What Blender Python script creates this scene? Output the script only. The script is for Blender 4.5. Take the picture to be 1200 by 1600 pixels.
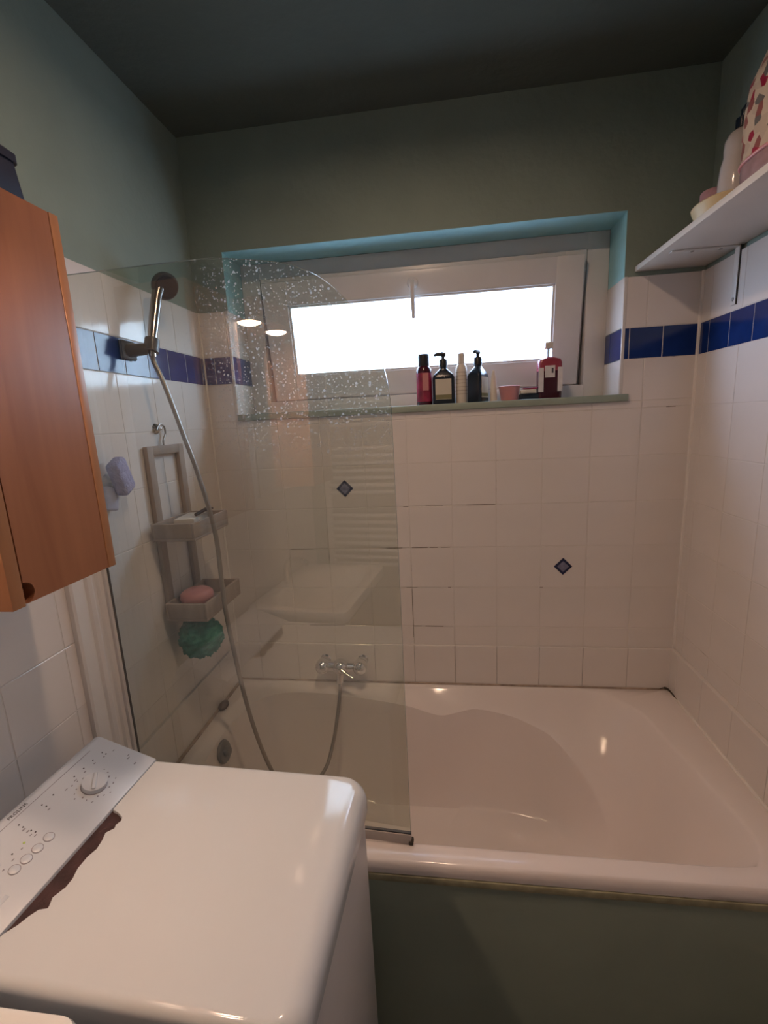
import bpy, bmesh, math, random
from mathutils import Vector, Matrix
random.seed(7)
for o in list(bpy.data.objects): bpy.data.objects.remove(o)
scn = bpy.context.scene
COL = scn.collection

# ------------------------------------------------------------------ camera, sky, exposure
XL, XR = -0.7057, 0.9149           # tile faces of the left / right wall; back wall tile face is y = 0
YR = -2.15                         # rear wall, behind the camera
ZC = 2.475                         # ceiling
cam_d = bpy.data.cameras.new('camera'); cam = bpy.data.objects.new('camera', cam_d); COL.objects.link(cam)
cam_d.sensor_fit = 'VERTICAL'; cam_d.sensor_height = 32.0; cam_d.lens = 718.78/1600*32.0
cam_d.clip_start = 0.02
cr = Vector((0.99099, 0.12480, -0.04862)); cf = Vector((-0.13195, 0.97201, -0.19436)); cu = Vector((0.02301, 0.19903, 0.97972))
M = Matrix((cr, cu, -cf)).transposed().to_4x4(); M.translation = Vector((0.1279, -1.6059, 1.5394))
cam.matrix_world = M
scn.camera = cam
scn.view_settings.view_transform = 'Standard'; scn.view_settings.look = 'None'
scn.view_settings.gamma = 1.0; scn.view_settings.use_curve_mapping = False
scn.view_settings.exposure = 0.0
SKY = 14.5
LAMP = 205.0
CEIL = 285.0
w = bpy.data.worlds.new('sky'); scn.world = w; w.use_nodes = True
bg = w.node_tree.nodes['Background']; bg.inputs[1].default_value = SKY
wn, wl = w.node_tree.nodes, w.node_tree.links
wt = wn.new('ShaderNodeTexCoord'); wsx = wn.new('ShaderNodeSeparateXYZ'); wl.new(wt.outputs['Generated'], wsx.inputs[0])
wr = wn.new('ShaderNodeValToRGB'); wl.new(wsx.outputs['Z'], wr.inputs[0])      # overcast sky above the horizon, dull ground below it
wr.color_ramp.elements[0].position = 0.0; wr.color_ramp.elements[0].color = (.20, .26, .33, 1)
wr.color_ramp.elements[1].position = 0.004; wr.color_ramp.elements[1].color = (0.55, 0.70, 1.0, 1)
wl.new(wr.outputs[0], bg.inputs[0])
pl = bpy.data.lights.new('window_portal', 'AREA'); pl.shape = 'RECTANGLE'; pl.size = 1.28; pl.size_y = 0.54
pl.cycles.is_portal = True
po = bpy.data.objects.new('window_portal', pl); COL.objects.link(po)
po.location = (0.046, 0.262, 1.85); po.rotation_euler = (-math.pi/2, 0, 0)

# ------------------------------------------------------------------ materials
MATS = {}
def mat(name, col, rough=0.5, var=0.05, scale=8.0, bump=0.0, bscale=60.0, metal=0.0, coat=0.0, spec=0.5, stretch=None, emit=None, alpha=None, trans=0.0):
    m = bpy.data.materials.new(name); m.use_nodes = True; nt = m.node_tree; N = nt.nodes; L = nt.links
    p = N['Principled BSDF']
    tc = N.new('ShaderNodeTexCoord'); mp = N.new('ShaderNodeMapping'); L.new(tc.outputs['Object'], mp.inputs[0])
    if stretch: mp.inputs['Scale'].default_value = stretch
    nz = N.new('ShaderNodeTexNoise'); nz.inputs['Scale'].default_value = scale; nz.inputs['Detail'].default_value = 4
    L.new(mp.outputs[0], nz.inputs['Vector'])
    rp = N.new('ShaderNodeValToRGB'); rp.color_ramp.elements[0].position = .3; rp.color_ramp.elements[1].position = .7
    rp.color_ramp.elements[0].color = tuple(c*(1-var) for c in col)+(1,)
    rp.color_ramp.elements[1].color = tuple(min(1, c*(1+var)) for c in col)+(1,)
    L.new(nz.outputs[0], rp.inputs[0]); L.new(rp.outputs[0], p.inputs['Base Color'])
    p.inputs['Roughness'].default_value = rough; p.inputs['Metallic'].default_value = metal
    p.inputs['Coat Weight'].default_value = coat; p.inputs['Coat Roughness'].default_value = .05
    p.inputs['Specular IOR Level'].default_value = spec
    p.inputs['Transmission Weight'].default_value = trans
    if emit: p.inputs['Emission Color'].default_value = emit[0]+(1,); p.inputs['Emission Strength'].default_value = emit[1]
    if bump:
        n2 = N.new('ShaderNodeTexNoise'); n2.inputs['Scale'].default_value = bscale; n2.inputs['Detail'].default_value = 3
        L.new(mp.outputs[0], n2.inputs['Vector'])
        b = N.new('ShaderNodeBump'); b.inputs['Strength'].default_value = bump; b.inputs['Distance'].default_value = .01
        L.new(n2.outputs[0], b.inputs['Height']); L.new(b.outputs[0], p.inputs['Normal'])
    MATS[name] = m
    return m
PAINT = mat('green_paint', (.27, .345, .305), .75, .06, 5, .25, 40)
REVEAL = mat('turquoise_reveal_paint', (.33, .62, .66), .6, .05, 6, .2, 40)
PAINT_SHADED = mat('green_paint_shaded', (.095, .115, .10), .8, .06, 4, .25, 40)  # the wall green, darkened so the ceiling's shade is in the colour
TILE = mat('white_tile_glaze', (.77, .725, .695), .10, .03, 5, .05, 9, coat=0.0)
BLUE = mat('blue_tile_glaze', (.009, .03, .15), .13, .25, 14, .05, 10)
SILIC = mat('white_sealant', (.86, .82, .78), .5, .05)
PVC = mat('white_pvc', (.74, .715, .69), .32, .03)
PVCW = mat('white_window_pvc', (.76, .74, .73), .3, .03)
ACRYL = mat('white_tub_acrylic', (.86, .79, .765), .14, .02, 4)
ENAM = mat('white_enamel', (.64, .66, .675), .085, .02, 4)
ENAMP = mat('panel_plastic', (.57, .61, .67), .3, .02, 4)
BODY = mat('washer_body_paint', (.72, .70, .69), .35, .02)
CHROME = mat('chrome', (.75, .74, .73), .12, .05, 20, metal=1)
STEEL = mat('hose_steel', (.40, .37, .34), .4, .05, 20, metal=1)
HANDM = mat('satin_chrome_handle', (.40, .38, .37), .22, .05, 20, metal=1)
GREYP = mat('grey_shower_plastic', (.07, .07, .07), .35, .05)
DARK = mat('dark_plastic', (.015, .015, .018), .35, .1)
BROWN = mat('torn_brown_core', (.05, .022, .022), .75, .35, 40, .4, 80)
BLACKB = mat('black_bottle_plastic', (.012, .02, .035), .25, .1)
LABEL = mat('beige_label', (.62, .57, .47), .55, .05)
CREAM = mat('cream_plastic', (.72, .66, .58), .35, .05)
CRIM = mat('crimson_label', (.30, .02, .06), .35, .5, 30)
CRIMD = mat('crimson_dark_bottle', (.055, .006, .016), .25, .2)
WREDL = mat('pale_label', (.70, .68, .70), .5, .08, 60)
PINK = mat('pink_plastic', (.70, .30, .30), .4, .04)
PINKD = mat('dusty_pink_plastic', (.55, .22, .22), .45, .06)
CADDY = mat('greige_caddy_wood', (.36, .29, .24), .6, .12, 5, .15, 50, stretch=(12, 12, 1.5))
GREENP = mat('green_pouf_mesh', (.06, .30, .22), .8, .25, 40, .6, 120)
LAV = mat('lavender_sponge_foam', (.40, .40, .62), .85, .12, 60, .7, 160)
NAVY = mat('navy_plastic', (.003, .005, .026), .6, .1)
SILLM = mat('green_sill_paint', (.30, .36, .30), .5, .1, 10, .1, 60)
SHELF = mat('white_shelf_laminate', (.74, .70, .66), .45, .03)
YELL = mat('cream_yellow_dish_plastic', (.66, .55, .33), .4, .05)
FLOORM = mat('floor_vinyl', (.13, .115, .10), .5, .1, 6)
DOORM = mat('grey_door_paint', (.45, .43, .41), .4, .03)
REARM = mat('dull_rear_wall_paint', (.34, .31, .28), .4, .03)
RADM = mat('radiator_white_enamel', (.80, .79, .77), .3, .02)
GREYL = mat('grey_print', (.26, .25, .29), .5, .1)
GREYD = mat('dark_print', (.06, .055, .07), .5, .1)
SEALG = mat('grey_seal_rubber', (.40, .36, .34), .45, .1)
STAIN = mat('brown_mould_stain', (.20, .15, .115), .9, .4, 90)
MOULD_SHADOW = mat('black_mould_and_shadow', (.05, .04, .03), .9, .4, 80)
DIAB = mat('diamond_border_print', (.02, .025, .07), .2, .2, 40)
DIAC = mat('diamond_centre_print', (.20, .20, .30), .2, .25, 60)
WARM = (1.0, .675, .47)
LAMPM = mat('lamp_glow', (1, .9, .8), .5, .01, emit=(WARM, LAMP))
CEILM = mat('ceiling_lamp_glow', (1, .9, .8), .5, .01, emit=(WARM, CEIL))
MIRR = mat('mirror_silver', (.88, .89, .89), .01, .005, metal=1)
WOODH = None
def wood(name, c0, c1):
    m = bpy.data.materials.new(name); m.use_nodes = True; nt = m.node_tree; N = nt.nodes; L = nt.links
    p = N['Principled BSDF']; tc = N.new('ShaderNodeTexCoord'); mp = N.new('ShaderNodeMapping'); L.new(tc.outputs['Object'], mp.inputs[0])
    mp.inputs['Scale'].default_value = (9, 9, .8)
    nz = N.new('ShaderNodeTexNoise'); nz.inputs['Scale'].default_value = 3.2; nz.inputs['Detail'].default_value = 7; nz.inputs['Distortion'].default_value = .6
    L.new(mp.outputs[0], nz.inputs['Vector'])
    rp = N.new('ShaderNodeValToRGB'); rp.color_ramp.elements[0].position = .3; rp.color_ramp.elements[1].position = .72
    rp.color_ramp.elements[0].color = c0+(1,); rp.color_ramp.elements[1].color = c1+(1,)
    L.new(nz.outputs[0], rp.inputs[0]); L.new(rp.outputs[0], p.inputs['Base Color'])
    p.inputs['Roughness'].default_value = .36
    return m
WOOD = wood('orange_beech_veneer', (.27, .105, .052), (.35, .145, .072))
WOODE = wood('orange_beech_edge', (.37, .165, .08), (.44, .205, .10))
def grout_mat():
    m = bpy.data.materials.new('grout'); m.use_nodes = True; nt = m.node_tree; N = nt.nodes; L = nt.links
    p = N['Principled BSDF']; tc = N.new('ShaderNodeTexCoord')
    nz = N.new('ShaderNodeTexNoise'); nz.inputs['Scale'].default_value = 4.2; nz.inputs['Detail'].default_value = 5; nz.inputs['Roughness'].default_value = .75
    L.new(tc.outputs['Object'], nz.inputs['Vector'])
    rp = N.new('ShaderNodeValToRGB')
    e = rp.color_ramp.elements; e[0].position = .40; e[0].color = (.74, .70, .66, 1); e[1].position = .72; e[1].color = (.10, .07, .05, 1)
    e2 = rp.color_ramp.elements.new(.60); e2.color = (.68, .63, .58, 1)
    L.new(nz.outputs[0], rp.inputs[0]); L.new(rp.outputs[0], p.inputs['Base Color']); p.inputs['Roughness'].default_value = .85
    return m
GROUT = grout_mat()
def clear_glass(name, tint, ior, scale_spots=False):
    m = bpy.data.materials.new(name); m.use_nodes = True; nt = m.node_tree; N = nt.nodes; L = nt.links
    for n in list(N):
        if n.type != 'OUTPUT_MATERIAL': N.remove(n)
    out = [n for n in N if n.type == 'OUTPUT_MATERIAL'][0]
    tr = N.new('ShaderNodeBsdfTransparent'); tr.inputs[0].default_value = tint+(1,)
    gl = N.new('ShaderNodeBsdfGlossy'); gl.inputs['Roughness'].default_value = 0.0; gl.inputs[0].default_value = (1, 1, 1, 1)
    fr = N.new('ShaderNodeFresnel'); fr.inputs[0].default_value = ior
    geo = N.new('ShaderNodeNewGeometry')
    inv = N.new('ShaderNodeMath'); inv.operation = 'SUBTRACT'; inv.inputs[0].default_value = 1.0; L.new(geo.outputs['Backfacing'], inv.inputs[1])
    mu = N.new('ShaderNodeMath'); mu.operation = 'MULTIPLY'; L.new(fr.outputs[0], mu.inputs[0]); L.new(inv.outputs[0], mu.inputs[1])
    mx = N.new('ShaderNodeMixShader'); L.new(mu.outputs[0], mx.inputs[0]); L.new(tr.outputs[0], mx.inputs[1]); L.new(gl.outputs[0], mx.inputs[2])
    last = mx
    if scale_spots:
        tc = N.new('ShaderNodeTexCoord')
        def spots(scale, lo, hi):
            v = N.new('ShaderNodeTexVoronoi'); v.inputs['Scale'].default_value = scale; L.new(tc.outputs['Object'], v.inputs['Vector'])
            r = N.new('ShaderNodeMapRange'); r.inputs['From Min'].default_value = lo; r.inputs['From Max'].default_value = hi
            r.inputs['To Min'].default_value = 1; r.inputs['To Max'].default_value = 0; L.new(v.outputs['Distance'], r.inputs[0])
            # keep only a random share of the cells
            s = N.new('ShaderNodeSeparateColor'); L.new(v.outputs['Color'], s.inputs[0])
            g = N.new('ShaderNodeMath'); g.operation = 'GREATER_THAN'; g.inputs[1].default_value = .45; L.new(s.outputs[0], g.inputs[0])
            k = N.new('ShaderNodeMath'); k.operation = 'MULTIPLY'; L.new(r.outputs[0], k.inputs[0]); L.new(g.outputs[0], k.inputs[1])
            return k
        a = spots(85, .14, .27); b = spots(210, .20, .36)
        ad = N.new('ShaderNodeMath'); ad.operation = 'MAXIMUM'; L.new(a.outputs[0], ad.inputs[0]); L.new(b.outputs[0], ad.inputs[1])
        # limescale sits where the spray lands: upper part of the pane
        sx = N.new('ShaderNodeSeparateXYZ'); L.new(tc.outputs['Object'], sx.inputs[0])
        h1 = N.new('ShaderNodeMapRange'); h1.interpolation_type = 'SMOOTHSTEP'; h1.inputs['From Min'].default_value = 1.42; h1.inputs['From Max'].default_value = 1.62; L.new(sx.outputs['Z'], h1.inputs[0])
        h2 = N.new('ShaderNodeMapRange'); h2.interpolation_type = 'SMOOTHSTEP'; h2.inputs['From Min'].default_value = .28; h2.inputs['From Max'].default_value = .46; L.new(sx.outputs['X'], h2.inputs[0])
        nz = N.new('ShaderNodeTexNoise'); nz.inputs['Scale'].default_value = 9; L.new(tc.outputs['Object'], nz.inputs['Vector'])
        nr = N.new('ShaderNodeMapRange'); nr.inputs['From Min'].default_value = .28; nr.inputs['From Max'].default_value = .48; L.new(nz.outputs[0], nr.inputs[0])
        m1 = N.new('ShaderNodeMath'); m1.operation = 'MULTIPLY'; L.new(h1.outputs[0], m1.inputs[0]); L.new(h2.outputs[0], m1.inputs[1])
        m2 = N.new('ShaderNodeMath'); m2.operation = 'MULTIPLY_ADD'; L.new(m1.outputs[0], m2.inputs[0]); m2.inputs[1].default_value = .58; m2.inputs[2].default_value = .03
        m3 = N.new('ShaderNodeMath'); m3.operation = 'MULTIPLY'; L.new(m2.outputs[0], m3.inputs[0]); L.new(ad.outputs[0], m3.inputs[1])
        m3b = N.new('ShaderNodeMath'); m3b.operation = 'MULTIPLY'; L.new(m3.outputs[0], m3b.inputs[0]); L.new(nr.outputs[0], m3b.inputs[1])
        # thin even film
        hz = N.new('ShaderNodeMath'); hz.operation = 'MULTIPLY_ADD'; L.new(m1.outputs[0], hz.inputs[0]); hz.inputs[1].default_value = .04; hz.inputs[2].default_value = .02
        m4 = N.new('ShaderNodeMath'); m4.operation = 'ADD'; m4.use_clamp = True; L.new(m3b.outputs[0], m4.inputs[0]); L.new(hz.outputs[0], m4.inputs[1])
        m5 = N.new('ShaderNodeMath'); m5.operation = 'MULTIPLY'; L.new(m4.outputs[0], m5.inputs[0]); L.new(inv.outputs[0], m5.inputs[1]); m4 = m5   # scale only on the outer faces
        df = N.new('ShaderNodeBsdfDiffuse'); df.inputs[0].default_value = (.8, .8, .78, 1)
        tl = N.new('ShaderNodeBsdfTranslucent'); tl.inputs[0].default_value = (.8, .82, .82, 1)
        md = N.new('ShaderNodeMixShader'); md.inputs[0].default_value = .65; L.new(df.outputs[0], md.inputs[1]); L.new(tl.outputs[0], md.inputs[2])
        mm = N.new('ShaderNodeMixShader'); L.new(m4.outputs[0], mm.inputs[0]); L.new(mx.outputs[0], mm.inputs[1]); L.new(md.outputs[0], mm.inputs[2])
        last = mm
    L.new(last.outputs[0], out.inputs[0])
    return m
GLASS = clear_glass('shower_glass_limescale', (.87, .89, .84), 2.0, True)
PANE = clear_glass('window_glass', (.97, .98, .98), 1.5)
def bag_mat():
    m = bpy.data.materials.new('patterned_bag_print'); m.use_nodes = True; nt = m.node_tree; N = nt.nodes; L = nt.links
    p = N['Principled BSDF']; tc = N.new('ShaderNodeTexCoord')
    v = N.new('ShaderNodeTexVoronoi'); v.inputs['Scale'].default_value = 62; L.new(tc.outputs['Object'], v.inputs['Vector'])
    s = N.new('ShaderNodeSeparateColor'); L.new(v.outputs['Color'], s.inputs[0])
    rp = N.new('ShaderNodeValToRGB'); rp.color_ramp.interpolation = 'CONSTANT'
    e = rp.color_ramp.elements; e[0].position = 0; e[0].color = (.62, .50, .38, 1); e[1].position = .46; e[1].color = (.34, .02, .055, 1)
    for pos, c in ((.60, (.55, .43, .33)), (.74, (.30, .10, .09)), (.82, (.62, .50, .38)), (.93, (.16, .15, .14))):
        x = e.new(pos); x.color = c+(1,)
    L.new(s.outputs[0], rp.inputs[0]); L.new(rp.outputs[0], p.inputs['Base Color']); p.inputs['Roughness'].default_value = .3
    return m
BAG = bag_mat()
BAGB = mat('pink_clear_vinyl', (.36, .23, .24), .2, .2, 30)

# ------------------------------------------------------------------ helpers
def tag(o, label=None, cat=None, group=None, kind=None):
    if label: o['label'] = label
    if cat: o['category'] = cat
    if group: o['group'] = group
    if kind: o['kind'] = kind
    return o
def empty(name, loc=(0, 0, 0), rz=0.0):
    o = bpy.data.objects.new(name, None); COL.objects.link(o); o.location = loc; o.rotation_euler = (0, 0, rz); o.empty_display_size = .05
    return o
def finish(name, bm, m, parent=None, smooth=True, ang=40):
    bmesh.ops.recalc_face_normals(bm, faces=bm.faces)
    me = bpy.data.meshes.new(name); bm.to_mesh(me); bm.free()
    if smooth:
        for p in me.polygons: p.use_smooth = True
        me.set_sharp_from_angle(angle=math.radians(ang))
    me.materials.append(m)
    o = bpy.data.objects.new(name, me); COL.objects.link(o)
    if parent: o.parent = parent
    return o
def bx(bm, x0, x1, y0, y1, z0, z1, r=0.0, seg=2):
    g = bmesh.ops.create_cube(bm, size=1.0)
    vs = g['verts']
    for v in vs: v.co = Vector(((x0+x1)/2+v.co.x*(x1-x0), (y0+y1)/2+v.co.y*(y1-y0), (z0+z1)/2+v.co.z*(z1-z0)))
    if r > 0:
        es = list({e for v in vs for e in v.link_edges})
        bmesh.ops.bevel(bm, geom=es, offset=r, segments=seg, profile=.5, affect='EDGES')
    return bm
def box(name, x0, x1, y0, y1, z0, z1, m, parent=None, r=0.0, seg=2):
    return finish(name, bx(bmesh.new(), x0, x1, y0, y1, z0, z1, r, seg), m, parent)
def lathe(bm, prof, seg=28, c=(0, 0, 0), sx=1.0, sy=1.0, cap=True):
    rings = []
    for r, z in prof:
        rings.append([bm.verts.new((c[0]+math.cos(2*math.pi*i/seg)*r*sx, c[1]+math.sin(2*math.pi*i/seg)*r*sy, c[2]+z)) for i in range(seg)])
    for a, b in zip(rings, rings[1:]):
        for i in range(seg): bm.faces.new((a[i], a[(i+1) % seg], b[(i+1) % seg], b[i]))
    if cap:
        bm.faces.new(rings[0][::-1]); bm.faces.new(rings[-1])
    return bm
def lathe_obj(name, prof, m, parent, c=(0, 0, 0), seg=28, sx=1.0, sy=1.0, cap=True):
    return finish(name, lathe(bmesh.new(), prof, seg, c, sx, sy, cap), m, parent)
def tube(bm, pts, r, seg=10, closed=False):
    pts = [Vector(p) for p in pts]; n = len(pts); rings = []
    up = Vector((0, 0, 1))
    prev = None
    for i, p in enumerate(pts):
        t = (pts[min(i+1, n-1)]-pts[max(i-1, 0)]).normalized()
        if prev is None:
            a = t.cross(up) if abs(t.dot(up)) < .95 else t.cross(Vector((1, 0, 0)))
        else:
            a = prev-t*prev.dot(t)
        a.normalize(); prev = a; b = t.cross(a)
        rr = r[i] if isinstance(r, (list, tuple)) else r
        rings.append([bm.verts.new(p+a*math.cos(2*math.pi*k/seg)*rr+b*math.sin(2*math.pi*k/seg)*rr) for k in range(seg)])
    for q, s in zip(rings, rings[1:]):
        for k in range(seg): bm.faces.new((q[k], q[(k+1) % seg], s[(k+1) % seg], s[k]))
    bm.faces.new(rings[0][::-1]); bm.faces.new(rings[-1])
    return bm
def tube_obj(name, pts, r, m, parent=None, seg=10):
    return finish(name, tube(bmesh.new(), pts, r, seg), m, parent)
def spline(P, per=8):
    P = [Vector(p) for p in P]; out = []
    Q = [P[0]*2-P[1]]+P+[P[-1]*2-P[-2]]
    for i in range(1, len(Q)-2):
        a, b, c, d = Q[i-1:i+3]
        for k in range(per):
            t = k/per
            out.append(.5*((2*b)+(c-a)*t+(2*a-5*b+4*c-d)*t*t+(3*b-a-3*c+d)*t**3))
    out.append(P[-1]); return out
def prism(bm, poly, h0, h1, fn):
    """poly in (u,v), extruded from h0 to h1; fn maps (u,v,h) to a point"""
    a = [bm.verts.new(fn(u, v, h0)) for u, v in poly]; b = [bm.verts.new(fn(u, v, h1)) for u, v in poly]
    bm.faces.new(a[::-1]); bm.faces.new(b); n = len(poly)
    for i in range(n): bm.faces.new((a[i], a[(i+1) % n], b[(i+1) % n], b[i]))
    return bm

# ------------------------------------------------------------------ room shell
WX0, WX1, WZ0, WZ1 = -0.600, 0.692, 1.585, 2.123     # window opening
TT, BT, BB, Z0, P = 1.9351, 1.7860, 1.6926, 1.5400, 0.152
ZH6, ZTUB = 0.706, 0.5508
bm = bmesh.new()
bx(bm, XL-.15, WX0, .008, .26, 0, ZC+.1); bx(bm, WX1, XR+.15, .008, .26, 0, ZC+.1)
bx(bm, WX0, WX1, .008, .26, 0, WZ0-.022); bx(bm, WX0, WX1, .008, .26, WZ1, ZC+.1)
wall_back = tag(finish('wall_back', bm, PAINT, None, False), 'sage green painted wall holding the window, tiled white below', None, kind='structure')
wall_left = tag(box('wall_left', XL-.15, XL-.008, YR-.1, .26, 0, ZC+.1, PAINT), 'sage green left wall with white tiles and blue tile band', None, kind='structure')
wall_right = tag(box('wall_right', XR+.008, XR+.15, YR-.1, .26, 0, ZC+.1, PAINT), 'sage green right wall above the shelf, white tiled below', None, kind='structure')
wall_rear = tag(box('wall_rear', XL-.15, XR+.15, YR-.12, YR, 0, ZC+.1, REARM), 'pale wall behind the viewer carrying the towel radiator', None, kind='structure')
tag(box('ceiling', XL-.15, XR+.15, YR-.12, .26, ZC, ZC+.12, PAINT_SHADED), 'sage green painted ceiling with shade put into its colour', None, kind='structure')
tag(box('floor', XL-.15, XR+.15, YR-.12, .26, -.1, 0, FLOORM), 'brownish vinyl floor', None, kind='structure')

TM = {}
def tile_mesh(du, dv, th, m):
    k = (round(du, 4), round(dv, 4), round(th, 4), m.name)
    if k in TM: return TM[k]
    c = .0009
    V = []
    for (y, i) in ((0.0, 0.0), (-(th-c*.7), 0.0), (-th, c)):
        hu, hv = du/2-i, dv/2-i
        V += [(-hu, y, -hv), (hu, y, -hv), (hu, y, hv), (-hu, y, hv)]
    F = [(8, 9, 10, 11)]
    for b in (0, 4):
        for i in range(4): F.append((b+i, b+(i+1) % 4, b+4+(i+1) % 4, b+4+i))
    me = bpy.data.meshes.new('tile'); me.from_pydata(V, [], F); me.materials.append(m); me.update()
    TM[k] = me; return me
def put_tile(parent, wall, u0, u1, z0, z1, m, th=.008, gap=.0022, base=None, name='tile'):
    du, dv = u1-u0-gap, z1-z0-gap
    if du < .004 or dv < .004: return
    o = bpy.data.objects.new(name, tile_mesh(du, dv, th, m)); COL.objects.link(o); o.parent = parent
    uc, zc = (u0+u1)/2, (z0+z1)/2
    j = lambda: random.uniform(-.0016, .0016)
    if wall == 'B': o.location = (uc, .008 if base is None else base, zc); o.rotation_euler = (j(), 0, j())
    if wall == 'L': o.location = (XL-.008 if base is None else base, uc, zc); o.rotation_euler = (j(), 0, math.pi/2+j())
    if wall == 'R': o.location = (XR+.008 if base is None else base, uc, zc); o.rotation_euler = (j(), 0, -math.pi/2+j())
    return o
def breaks(a, b, ref, pitch):
    k0 = math.ceil((a-ref)/pitch-1e-6); out = [a]; x = ref+k0*pitch
    while x < b-1e-6:
        if x > a+.004: out.append(x)
        x += pitch
    if b-out[-1] < .004: out.pop()
    return out+[b]
rows_low = [Z0-P*k for k in range(5, -1, -1)]         # .78 ... 1.54
# back wall -------------------------------------------------
def back_rect(u0, u1, zs, m=TILE, ref=0.0, pitch=P):
    us = breaks(u0, u1, ref, pitch)
    for a, b in zip(us, us[1:]):
        for c, d in zip(zs, zs[1:]): put_tile(wall_back, 'B', a, b, c, d, m)
back_rect(XL, XR, [ZH6]+rows_low)
us = breaks(XL, XR, 0.0, P)
for a, b in zip(us, us[1:]): put_tile(wall_back, 'B', a, b, ZTUB-.01, ZH6, TILE, th=.016, gap=.0012)
back_rect(XL, XR, [Z0, WZ0-.022])
for u0, u1 in ((XL, WX0), (WX1+.006, XR)):
    back_rect(u0, u1, [WZ0-.022 if False else Z0, BB][0:2]) if False else back_rect(u0, u1, [WZ0-.022, BB])
    back_rect(u0, u1, [BT, TT])
    back_rect(u0, u1, [BB, BT], BLUE, .8110, .0985)
bm = bmesh.new(); bx(bm, XL-.006, XR+.006, .0010, .0085, .50, WZ0-.022)
for u0, u1 in ((XL-.006, WX0), (WX1, XR+.006)): bx(bm, u0, u1, .0010, .0085, WZ0-.022, TT-.001)
finish('grout', bm, GROUT, wall_back, False)
# tiles on the window reveals, painted plaster above
for side, xw in (('R', WX1), ('L', WX0)):
    for y0, y1 in ((.002, .15),):
        for z0, z1, m in ((WZ0, BB, TILE), (BT, TT, TILE)):
            put_tile(wall_back, side, y0, y1, z0, z1, m, th=.004, base=xw, name='reveal_tile')
        for a, b in ((.002, .100), (.100, .150)):
            put_tile(wall_back, side, a, b, BB, BT, BLUE, th=.004, base=xw, name='reveal_tile')
box('corner_bead', WX1-.003, WX1+.0065, -.0018, .010, WZ0, TT, PVC, wall_back, .0015)
box('corner_bead', WX0-.0065, WX0+.003, -.0018, .010, WZ0, TT, PVC, wall_back, .0015)
box('corner_sealant', XR-.0065, XR+.003, -.0065, .004, ZH6, TT, SILIC, wall_back, .002)
box('corner_sealant', XL-.003, XL+.0045, -.0045, .004, ZH6, TT, SILIC, wall_back, .002)
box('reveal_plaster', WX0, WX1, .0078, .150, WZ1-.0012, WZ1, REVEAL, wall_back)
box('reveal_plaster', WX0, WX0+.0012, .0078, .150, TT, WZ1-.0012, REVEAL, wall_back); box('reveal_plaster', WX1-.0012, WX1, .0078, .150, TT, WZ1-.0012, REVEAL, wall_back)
# printed diamonds in two tiles
def diamond(x, z, s):
    f = lambda u, v, h: Vector((x+u, h, z+v))
    d = finish('diamond_decoration', prism(bmesh.new(), [(s, 0), (0, s), (-s, 0), (0, -s)], -.0016, .004, f), DIAB, wall_back, False)
    d['label'] = 'small dark blue diamond printed on the tile'
    s2 = s*.64
    finish('diamond_centre', prism(bmesh.new(), [(s2, 0), (0, s2), (-s2, 0), (0, -s2)], -.0022, .004, f), DIAC, d, False)
diamond(.532, 1.0095, .031); diamond(-.2275, 1.3075, .031)
def stain(x0, x1, z0, z1):
    box('mould_stain', x0, x1, -.0006, .004, z0, z1, STAIN, wall_back, 0)
for x0, x1, z, h_ in ((-.085, -.03, 1.084, .0014), (.006, .062, 1.084, .0016), (.070, .098, 1.084, .0012), (.110, .142, 1.084, .0009), (.132, .142, .932, .0018), (-.02, .02, .932, .0008), (.045, .112, .780, .0020), (.0, .03, .780, .0009), (-.40, -.26, .780, .0012), (-.45, -.36, 1.084, .0012), (.835, .862, 1.540, .0020), (.455, .465, .932, .0016), (-.02, -.002, 1.236, .0012), (.06, .12, 1.236, .0007), (.20, .30, 1.236, .0008)):
    stain(x0, x1, z-h_/2, z+h_/2)
for x, z0, z1 in ((.0, .735, .925), (.0, .995, 1.02)): stain(x-.0006, x+.0006, z0, z1)
# left wall -------------------------------------------------
YE = -1.95
for (a, b) in zip(breaks(YE, 0, -.013, P), breaks(YE, 0, -.013, P)[1:]):
    zz = ([ZH6] if a > -.74 else [.30, .476, .628])+rows_low+[BB]
    if a > -.74: put_tile(wall_left, 'L', a, b, ZTUB-.01, ZH6, TILE, th=.016, gap=.0012)
    for c, d in zip(zz, zz[1:]): put_tile(wall_left, 'L', a, b, c, d, TILE)
    put_tile(wall_left, 'L', a, b, BT, TT, TILE)
ys = breaks(YE, 0, -.1196, .1015)
for a, b in zip(ys, ys[1:]): put_tile(wall_left, 'L', a, b, BB, BT, BLUE)
box('grout', XL-.0085, XL-.0010, YE, .004, .30, TT-.001, GROUT, wall_left)
# right wall ------------------------------------------------
ys = breaks(-1.95, 0, -.0524, P)
for a, b in zip(ys, ys[1:]):
    zz = ([ZH6] if a > -.85 else [.30, .476, .628])+rows_low+[BB]
    if a > -.85: put_tile(wall_right, 'R', a, b, ZTUB-.01, ZH6, TILE, th=.020, gap=.0012)
    for c, d in zip(zz, zz[1:]): put_tile(wall_right, 'R', a, b, c, d, TILE)
    put_tile(wall_right, 'R', a, b, BT, TT, TILE)
ys = breaks(-1.95, 0, -.0524, .1015)
for a, b in zip(ys, ys[1:]): put_tile(wall_right, 'R', a, b, BB, BT, BLUE)
box('grout', XR+.0010, XR+.0085, -1.95, .004, .30, TT-.001, GROUT, wall_right)

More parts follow.
